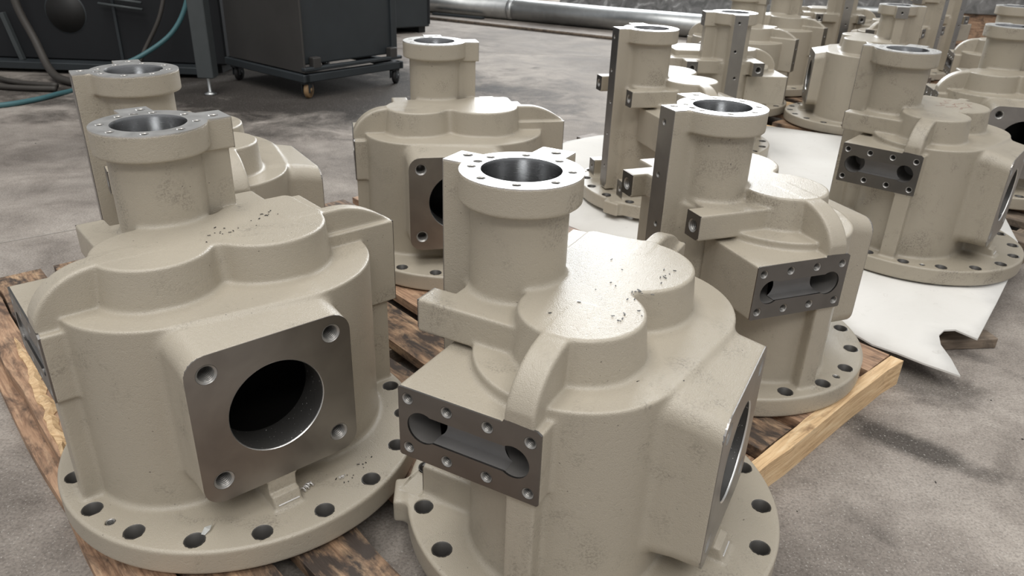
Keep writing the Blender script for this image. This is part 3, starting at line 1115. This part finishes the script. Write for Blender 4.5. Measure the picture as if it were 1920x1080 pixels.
p1 = empty('wooden_pallet', (0, 0, 0))
tag(p1, 'oil-stained wooden pallet under the five nearest housings, pale splintered edges', 'pallet')
T1 = Z0 - 0.0055
for v0, v1, mt in ((0.185, 0.285, 'oily_plank'), (0.318, 0.409, 'oily_plank'), (0.49, 0.595, 'red_plank'), (0.66, 0.715, 'oily_plank'), (0.752, 0.845, 'oily_plank'),
                   (0.885, 0.985, 'red_plank'), (1.03, 1.13, 'oily_plank'), (1.16, 1.262, 'red_plank'), (1.30, 1.40, 'red_plank'), (1.435, 1.535, 'red_plank')):
    board(p1, -2.0, -0.464, v0, v1, T1 - 0.021, T1, mt)
board(p1, -2.0, -0.475, 0.128, 0.180, 0.012, T1 - 0.006, 'red_plank', 'edge_beam')
board(p1, -2.0, -0.475, 0.105, 0.135, 0.0, 0.022, 'red_plank', 'bottom_plank')
for u in (-0.475, -1.20, -1.95):
    board(p1, u - 0.03, u + 0.03, 0.135, 1.54, 0.0, T1 - (0.0005 if u > -0.5 else 0.0215), 'fresh_wood' if u > -0.5 else 'old_wood', 'stringer', 'v') if u < -0.5 else \
        board(p1, u + 0.012, u + 0.038, 0.62, 1.535, 0.0, T1 - 0.001, 'fresh_wood', 'stringer', 'v')
board(p1, -0.60, -0.475, 0.62, 1.535, 0.004, T1 - 0.024, 'red_plank', 'cross_board', 'v')

bm = bmesh.new()
n = 26
rows = []
for i in range(n + 1):
    u = -1.66 + 0.50 * i / n
    env = math.sin(math.pi * min(1, max(0, i / n))) ** 0.6
    v0 = 0.160 - 0.030 * i / n + rng.uniform(-0.005, 0.004) * env
    v1 = v0 + 0.004 + 0.020 * env * rng.uniform(0.6, 1.1)
    p, q = uv(u, v0), uv(u, v1)
    rows.append([bm.verts.new((p[0], p[1], T1 - 0.007)), bm.verts.new((p[0], p[1], T1 - 0.003 + rng.uniform(-0.002, 0.004))),
                 bm.verts.new(((p[0] + q[0]) / 2, (p[1] + q[1]) / 2, T1 + 0.002 + rng.uniform(-0.003, 0.006))), bm.verts.new((q[0], q[1], T1 - 0.004)), bm.verts.new((q[0], q[1], T1 - 0.012))])
for a1, b1 in zip(rows, rows[1:]):
    for k in range(5):
        bm.faces.new((a1[k], a1[(k + 1) % 5], b1[(k + 1) % 5], b1[k]))
bm.faces.new(rows[0][::-1]); bm.faces.new(rows[-1])
bmesh.ops.recalc_face_normals(bm, faces=bm.faces[:])
tag(obj('splintered_edge', bm, 'fresh_wood', p1), 'pale yellow splintered strip torn along the edge beam')

p2 = empty('wooden_pallet', (0, 0, 0))
tag(p2, 'wooden pallet under the white sheet, only its plank ends showing at the right', 'pallet')
for v0, v1 in ((1.76, 1.86), (1.93, 2.03), (2.12, 2.22), (2.30, 2.40), (2.50, 2.60), (2.70, 2.80)):
    board(p2, -2.1, -0.452, v0, v1, T1 - 0.021, T1, 'old_wood')
for u in (-0.52, -1.25, -2.0):
    board(p2, u - 0.03, u + 0.03, 1.76, 2.80, 0.0, T1 - 0.0215, 'old_wood', 'stringer', 'v')
p3 = empty('wooden_pallet', (0, 0, 0))
tag(p3, 'orange-brown wooden pallet under the back row of housings', 'pallet')
for k in range(13):
    v0 = 2.88 + k * 0.185
    board(p3, -1.75 if v0 < 3.3 else -2.75, -0.50, v0, v0 + 0.11, T1 - 0.021, T1, ('red_plank', 'fresh_wood', 'oily_plank')[k % 3])
for u in (-0.56, -1.6, -2.7):
    board(p3, u - 0.03, u + 0.03, 2.88 if u > -2 else 3.45, 5.2, 0.0, T1 - 0.0215, 'old_wood', 'stringer', 'v')

# loose wood under the sheet corner
o = obj('wood_offcut', box_bm(-0.075, 0.075, -0.022, 0.022, 0, 0.026, 0.002, 1), 'old_wood', None, (1.055, 1.545, 0.0005), (0, 0, math.radians(8)))
tag(o, 'short brown wood offcut sticking out under the torn corner of the white sheet', 'wood')

# white foam sheet
ol = [(0.06, 2.05), (0.09, 2.55), (0.13, 2.85), (0.20, 2.98), (0.34, 3.09), (0.72, 3.22), (1.12, 3.36), (1.40, 3.23), (1.62, 2.75), (1.60, 2.40), (1.46, 2.04), (1.31, 1.815),
      (1.17, 1.635), (1.033, 1.462), (0.998, 1.493), (0.972, 1.490), (0.952, 1.472), (0.942, 1.44), (0.944, 1.395), (0.940, 1.343), (0.88, 1.382), (0.80, 1.452), (0.748, 1.54), (0.70, 1.66), (0.62, 1.80), (0.42, 1.93)]
bm = bmesh.new()
vs = [bm.verts.new((x, y, 0)) for x, y in ol]
f = bm.faces.new(vs)
bmesh.ops.triangulate(bm, faces=[f])
for _ in range(4):
    bmesh.ops.subdivide_edges(bm, edges=[e for e in bm.edges if e.calc_length() > 0.09], cuts=1)
bmesh.ops.triangulate(bm, faces=bm.faces[:])
for v in bm.verts:
    x, y = v.co.x, v.co.y
    vv = x * PV.x + y * PV.y
    uu = x * PU.x + y * PU.y
    sag = max(0.0, 1.74 - vv) * 0.16 + max(0.0, uu + 0.44) * 0.12
    v.co.z = T1 + 0.0085 - min(sag, 0.045) + 0.0012 * math.sin(17 * x + 5 * y) * math.sin(13 * y)
r = bmesh.ops.extrude_face_region(bm, geom=bm.faces[:])
for g in r['geom']:
    if isinstance(g, bmesh.types.BMVert):
        g.co.z += 0.004
bmesh.ops.recalc_face_normals(bm, faces=bm.faces[:])
for f in bm.faces:
    f.smooth = abs(f.normal.z) > 0.5
sh = obj('foam_sheet', bm, 'white_foam')
tag(sh, 'white foam sheet spread under the stained housing, with a torn notch at its corner', 'sheet')

# ------------------------------------------------------------------ background: bin on castors, post, machine, hoses, pipes
bn = empty('wheeled_bin', (-1.09, 3.88, 0), math.radians(51))
tag(bn, 'dark grey steel swarf bin on a castor trolley behind the left housings', 'bin')
LX, LY = 0.66, 0.72          # local x runs to the right corner, local y to the left corner
bx = bmesh.new()
box_bm(0.015, LX - 0.03, 0.03, LY - 0.02, 0.165, 1.0, 0.008, 2, bm=bx)
obj('bin_body', bx, 'dark_painted_steel', bn)
obj('side_panel', box_bm(0.004, 0.015, 0.0, LY - 0.03, 0.13, 1.0, 0.003, 1), 'brown_bin_steel', bn)
obj('corner_post', box_bm(LX - 0.05, LX - 0.01, 0.015, 0.05, 0.15, 1.0, 0.004, 1), 'dark_painted_steel', bn)
for nm, (y0, y1, z0, z1) in (('lower_rail', (-0.01, 0.03, 0.085, 0.125)), ('upper_rail', (-0.012, 0.022, 0.140, 0.158))):
    obj(nm, box_bm(0.0, LX, y0, y1, z0, z1, 0.004, 1), 'dark_painted_steel', bn)
obj('side_rail', box_bm(-0.01, 0.03, -0.01, LY, 0.085, 0.125, 0.004, 1), 'dark_painted_steel', bn)
obj('side_rail', box_bm(LX - 0.03, LX + 0.01, -0.01, LY, 0.085, 0.125, 0.004, 1), 'dark_painted_steel', bn)
obj('back_rail', box_bm(0.0, LX, LY - 0.03, LY, 0.085, 0.125, 0.004, 1), 'dark_painted_steel', bn)
for (x, y, mt) in ((0.03, 0.03, 'tan_wheel'), (LX - 0.03, 0.03, 'black_rubber'), (0.03, LY - 0.05, 'black_rubber'), (LX - 0.03, LY - 0.05, 'black_rubber')):
    c = obj('castor', box_bm(-0.026, 0.026, -0.022, 0.022, 0.072, 0.086, 0.003, 1), 'dark_painted_steel', bn, (x, y, 0))
    w = lathe([(0.0, -0.016), (0.012, -0.016), (0.012, -0.012), (0.035, -0.012), (0.041, -0.008), (0.041, 0.008), (0.035, 0.012), (0.012, 0.012), (0.012, 0.016), (0.0, 0.016)], 24)
    obj('wheel', smooth(w, 50), mt, c, (0.012, 0, 0.0405), (math.radians(90), 0, math.radians(28)))
    f = box_bm(-0.016, 0.028, -0.021, -0.017, 0.030, 0.078, 0.001, 1)
    box_bm(-0.016, 0.028, 0.017, 0.021, 0.030, 0.078, 0.001, 1, bm=f)
    obj('fork', f, 'dark_painted_steel', c, (0, 0, 0), (0, 0, math.radians(28)))
for k, (x, z) in enumerate(((0.08, 0.165), (0.60, 0.17))):
    obj('bracket', box_bm(x - 0.025, x + 0.025, -0.012, 0.03, 0.15, 0.205, 0.006, 2), 'brown_bin_steel', bn)

ps = empty('steel_post', (-1.60, 3.93, 0))
tag(ps, 'grey square steel post on a screw foot beside the swarf bin', 'post')
obj('post_tube', box_bm(-0.041, 0.041, -0.04, 0.04, 0.088, 1.6, 0.004, 1), 'grey_post', ps)
obj('screw_foot', smooth(lathe([(0.0, 0.0), (0.030, 0.0), (0.032, 0.006), (0.012, 0.014), (0.008, 0.018), (0.008, 0.09)], 20), 30), 'galvanised_steel', ps)

cb = empty('steel_cabinet', (-0.98, 6.38, 0), math.radians(38))
tag(cb, 'dark steel cabinet standing behind the swarf bin', 'cabinet')
obj('cabinet_body', box_bm(-0.55, 0.28, 0.0, 0.6, 0.05, 1.3, 0.01, 2), 'dark_painted_steel', cb)
for x in (-0.45, 0.2):
    obj('cabinet_foot', box_bm(x, x + 0.06, 0.04, 0.5, 0.0, 0.05), 'black_rubber', cb)
obj('door_edge', box_bm(0.262, 0.282, -0.008, 0.0, 0.07, 1.28, 0.003, 1), 'dark_panel', cb)

# big dark machine at the left
mc = empty('machine_tool', (-2.9, 4.42, 0))
tag(mc, 'large black machine tool in shadow at the upper left, hoses hanging in front', 'machine')
bm = bmesh.new()
box_bm(-2.4, 1.22, 0.0, 1.6, 0.06, 2.0, 0.01, 1, bm=bm)
obj('machine_frame', bm, 'dark_panel', mc)
obj('machine_plinth', box_bm(-2.3, 1.15, 0.10, 1.5, 0.0, 0.06), 'black_rubber', mc)
obj('inspection_ring', smooth(lathe([(0.060, 0.0), (0.115, 0.0), (0.122, -0.012), (0.122, -0.03)], 36), 40), 'dark_painted_steel', mc, (0.35, -0.001, 0.32), (math.radians(90), 0, 0))
obj('inspection_hole', smooth(lathe([(0.0, 0.0), (0.108, 0.0), (0.108, -0.004)], 36), 40), 'hole_dark', mc, (0.35, -0.003, 0.32), (math.radians(90), 0, 0))  # flat disc whose near-black colour stands in for a shaded recess
for z in (0.36, 0.395):
    obj('bar', smooth(lathe([(0.008, 0), (0.008, 0.24)], 10, cap0=True, cap1=True), 40), 'grey_post', mc, (0.57, -0.05, z + 0.02), (0, math.radians(96), 0))
obj('strut', box_bm(-0.012, 0.012, -0.05, -0.02, 0.06, 0.32, 0.002, 1), 'grey_post', mc, (0.08, 0, 0), (0, math.radians(-12), 0))
obj('panel_seam', box_bm(0.62, 0.635, -0.012, 0.0, 0.07, 1.9), 'dark_painted_steel', mc)
obj('panel_seam', box_bm(-0.28, -0.265, -0.012, 0.0, 0.07, 1.9), 'dark_painted_steel', mc)
obj('drip_tray', box_bm(-0.5, 1.1, -0.10, 0.02, 0.02, 0.06, 0.004, 1), 'dark_painted_steel', mc)

h = obj('drain_hose', tube([(-2.76, 4.32, 0.55), (-2.74, 4.30, 0.36), (-2.66, 4.26, 0.19), (-2.55, 4.15, 0.06), (-2.42, 4.04, 0.026), (-2.22, 3.97, 0.022), (-2.02, 4.02, 0.022)], 0.021), 'grey_hose')
tag(h, 'thick grey-brown hose hanging down the dark machine behind the far left housing', 'hose')
h = obj('rubber_hose', tube([(-3.2, 4.22, 0.20), (-2.95, 4.18, 0.10), (-2.82, 4.08, 0.030), (-2.64, 3.985, 0.016), (-2.40, 3.94, 0.016)], 0.013), 'grey_hose')
tag(h, 'upper of two thin dark hoses drooping to the floor at the left edge', 'hose')
h = obj('rubber_hose', tube([(-3.2, 4.02, 0.10), (-2.90, 3.93, 0.035), (-2.68, 3.87, 0.018), (-2.50, 3.85, 0.016), (-2.36, 3.86, 0.016)], 0.014), 'grey_hose')
tag(h, 'lower of two thin dark hoses drooping to the floor at the left edge', 'hose')
h = obj('power_cable', tube([(-1.90, 4.30, 0.52), (-1.95, 4.25, 0.33), (-2.04, 4.20, 0.16), (-2.08, 4.1, 0.03), (-2.1, 3.95, 0.012)], 0.011), 'grey_hose')
tag(h, 'thin grey cable hanging beside the teal air hose', 'cable')
h = obj('air_hose', tube([(-1.77, 4.28, 0.62), (-1.80, 4.28, 0.42), (-1.88, 4.22, 0.26), (-2.02, 4.12, 0.15), (-2.16, 4.02, 0.085), (-2.27, 3.93, 0.012), (-2.30, 3.75, 0.012), (-2.33, 3.62, 0.012), (-2.42, 3.48, 0.012), (-2.62, 3.40, 0.012)], 0.0125), 'teal_hose')
tag(h, 'teal air hose looping from the machine to the floor at left', 'hose')


def rod(name, p, q, r, mat, seg=24):
    p, q = Vector(p), Vector(q)
    d = q - p
    b = lathe([(r, 0), (r, d.length)], seg, cap0=True, cap1=True)
    b.transform(d.to_track_quat('Z', 'Y').to_matrix().to_4x4())
    return obj(name, smooth(b, 50), mat, None, p)


pp = empty('duct_pipe', (0, 0, 0))
tag(pp, 'long galvanised pipe lying on the floor at the back', 'pipe')
a_, b_ = Vector((-2.2, 8.72, 0.098)), Vector((2.5, 6.32, 0.098))
for nm, t0, t1, r in (('pipe_length', 0, 0.447, 0.096), ('pipe_length', 0.451, 1.0, 0.096), ('pipe_band', 0.444, 0.454, 0.099)):
    o = rod(nm, a_.lerp(b_, t0), a_.lerp(b_, t1), r, 'galvanised_steel', 36)
    o.parent = pp
rp = rod('steel_rod', (-1.1, 7.60, 0.014), (1.9, 5.85, 0.014), 0.013, 'old_wood', 12)
tag(rp, 'long thin rusty rod on the floor in front of the galvanised pipe', 'rod')
sb = obj('steel_flat', box_bm(-0.28, 0.28, -0.03, 0.03, 0, 0.02, 0.002, 1), 'dark_painted_steel', None, (-0.62, 7.75, 0.0), (0, 0, math.radians(-26)))
tag(sb, 'short dark flat bar on the floor between pipe and rod', 'bar')
zs = obj('zinc_sheet', box_bm(-1.7, 1.3, 0.0, 0.02, 0.0, 0.75, 0.003, 1), 'mottled_zinc', None, (1.9, 7.65, 0.001), (math.radians(-9), 0, math.radians(-27)))
tag(zs, 'mottled grey metal sheet leaning behind the galvanised pipe', 'sheet')
gb = empty('galvanised_duct', (3.55, 6.05, 0), math.radians(-12))
tag(gb, 'square galvanised duct section at the upper right on a brown board', 'duct')
obj('duct_body', box_bm(-0.30, 0.24, 0.0, 0.5, 0.335, 0.80, 0.006, 1), 'mottled_zinc', gb)
obj('duct_stand', box_bm(-0.34, 0.50, 0.03, 0.52, 0.0, 0.335, 0.004, 1), 'red_plank', gb)
zp = rod('steel_tube', (2.25, 5.9, 0.35), (2.95, 5.75, 0.35), 0.035, 'galvanised_steel', 20)
zp.parent = None
zr = empty('tube_rack', (2.6, 6.0, 0))
tag(zr, 'galvanised rack with a thin tube in the gap between the back housings', 'rack')
zp.parent = zr
zp.matrix_parent_inverse = Matrix.Translation((-2.6, -6.0, 0))
obj('rack_plate', box_bm(-0.5, 0.45, 0.0, 0.03, 0.0, 0.8, 0.003, 1), 'mottled_zinc', zr)

# ------------------------------------------------------------------ swarf and chips
UA = Matrix.Translation((UNITS[0][0], UNITS[0][1], Z0)) @ Matrix.Rotation(math.radians(UNITS[0][3]), 4, 'Z')
UB = Matrix.Translation((UNITS[1][0], UNITS[1][1], Z0 + UNITS[1][2])) @ Matrix.Rotation(math.radians(UNITS[1][3]), 4, 'Z')
UC = Matrix.Translation((UNITS[2][0], UNITS[2][1], Z0 + UNITS[2][2])) @ Matrix.Rotation(math.radians(UNITS[2][3]), 4, 'Z')


def curl(r, n, pitch, w):
    bm = bmesh.new()
    for ph, k in ((0.0, 1.0), (2.1, 0.7)):
        pts = []
        for i in range(n * 9 + 1):
            t = 2 * math.pi * i / 9
            rr = r * k * (1 + 0.25 * math.sin(t * 0.43 + ph))
            pts.append((pitch * i / 9 * (1 - 0.3 * ph / 2.1) + 0.002 * ph, rr * math.cos(t + ph) + 0.0015 * ph, rr + rr * math.sin(t + ph)))
        join(bm, tube(pts, [w * (0.5 + 0.5 * math.sin(math.pi * (q + 1) / (len(pts) * 3 + 2))) for q in range((len(pts) - 1) * 3 + 1)], 5, 3))
    return bm


def chipmesh(l, w, h):
    bm = box_bm(-l / 2, l / 2, -w / 2, w / 2, 0, h)
    for v in bm.verts:
        v.co.x += rng.uniform(-1, 1) * l * 0.15
        v.co.z += abs(v.co.x) * 0.25
    return bm


o = obj('swarf_curl', curl(0.0034, 3, 0.0075, 0.0013), 'bright_swarf', None, UA @ Vector((-0.006, -0.200, 0.0415)), (0, 0, math.radians(60)))
tag(o, 'bright curled metal shaving beside the foot below the square port', 'shaving')
o = obj('swarf_curl', curl(0.0020, 2, 0.0045, 0.0007), 'bright_swarf', None, UA @ Vector((0.05, -0.205, 0.0412)), (0, 0, math.radians(20)))
tag(o, 'tiny metal curl on the front left flange, right of the foot', 'shaving')
fk = bmesh.new()
vs = [fk.verts.new(p) for p in ((0, 0, 0.001), (0.006, 0.006, 0.006), (0.016, 0.010, 0.003), (0.020, 0.016, 0.009), (0.012, 0.000, 0.004), (0.004, -0.004, 0.001))]
fk.faces.new((vs[0], vs[1], vs[5])); fk.faces.new((vs[1], vs[4], vs[5])); fk.faces.new((vs[1], vs[2], vs[4])); fk.faces.new((vs[2], vs[3], vs[4]))
bmesh.ops.solidify(fk, geom=fk.faces[:], thickness=0.0005)
o = obj('paint_flake', fk, 'white_flake', None, UA @ Vector((-0.148, -0.190, 0.0405)), (0, 0, math.radians(30)))
tag(o, 'crumpled white flake lying by a bolt hole of the front left flange', 'flake')
chips = [chipmesh(0.0042, 0.0013, 0.0005), chipmesh(0.0026, 0.0016, 0.0005), chipmesh(0.0018, 0.0012, 0.0004)]
cm = []
for c in chips:
    d = bpy.data.meshes.new('metal_chip'); c.to_mesh(d); c.free(); d.materials.append(MAT['dark_chip']); cm.append(d)


def chips_on(Mx, spots, n, label, group, zz, where):
    for i in range(n):
        cx_, cy_, rx_, ry_ = spots[i % len(spots)]
        p = Mx @ Vector((cx_ + rng.gauss(0, rx_), cy_ + rng.gauss(0, ry_), zz))
        o = obj('metal_chip', cm[rng.randrange(3)], None, None, p, (0, 0, rng.uniform(0, 6.28)))
        w_ = where[i % len(spots)]
        tag(o, label + ' ' + w_, 'chip', group + ' ' + w_)


chips_on(UB, [(-0.02, -0.043, 0.012, 0.006), (0.05, -0.055, 0.02, 0.006), (-0.09, -0.05, 0.012, 0.008), (-0.02, 0.02, 0.05, 0.02)], 34,
         'dark metal chip on the nearest housing dome', 'chips on the nearest housing dome', T + 0.0003,
         ('by the notch between lobes', 'on the right lobe', 'on the front lobe', 'behind the notch'))
chips_on(UB, [(-0.05, -0.103, 0.03, 0.006), (0.0, -0.115, 0.03, 0.008)], 16, 'dark metal chip on the nearest housing shoulder', 'chips on the nearest shoulder', S + 0.0003, ('left of the port', 'above the port'))
chips_on(UA, [(0.07, 0.02, 0.02, 0.01), (0.0, -0.01, 0.02, 0.012)], 22, 'dark metal chip on the front left housing dome', 'chips on the front left dome', T + 0.0003, ('at the right lobe', 'at its middle'))
chips_on(UA, [(0.05, -0.215, 0.02, 0.006), (0.09, -0.195, 0.02, 0.006)], 12, 'dark metal chip on the front left base flange', 'chips on the front left flange', 0.0403, ('beside the foot', 'towards the right bolt holes'))
for i in range(46):
    x, y = (rng.uniform(0.45, 1.35), rng.uniform(0.75, 1.5)) if i < 30 else (rng.uniform(-2.4, -1.3), rng.uniform(1.6, 3.3))
    if (x * PU.x + y * PU.y) < -0.40 and i < 30:
        continue
    o = obj('floor_chip', cm[rng.randrange(3)], None, None, (x, y, 0.0003), (0, 0, rng.uniform(0, 6.28)))
    s_ = rng.uniform(0.8, 1.8)
    o.scale = (s_, s_, s_)
    if i < 30:
        tag(o, 'dark metal chip on the concrete in the lower right foreground', 'chip', 'chips on the floor at right')
    else:
        tag(o, 'dark metal chip on the concrete at the far left', 'chip', 'chips on the floor at left')
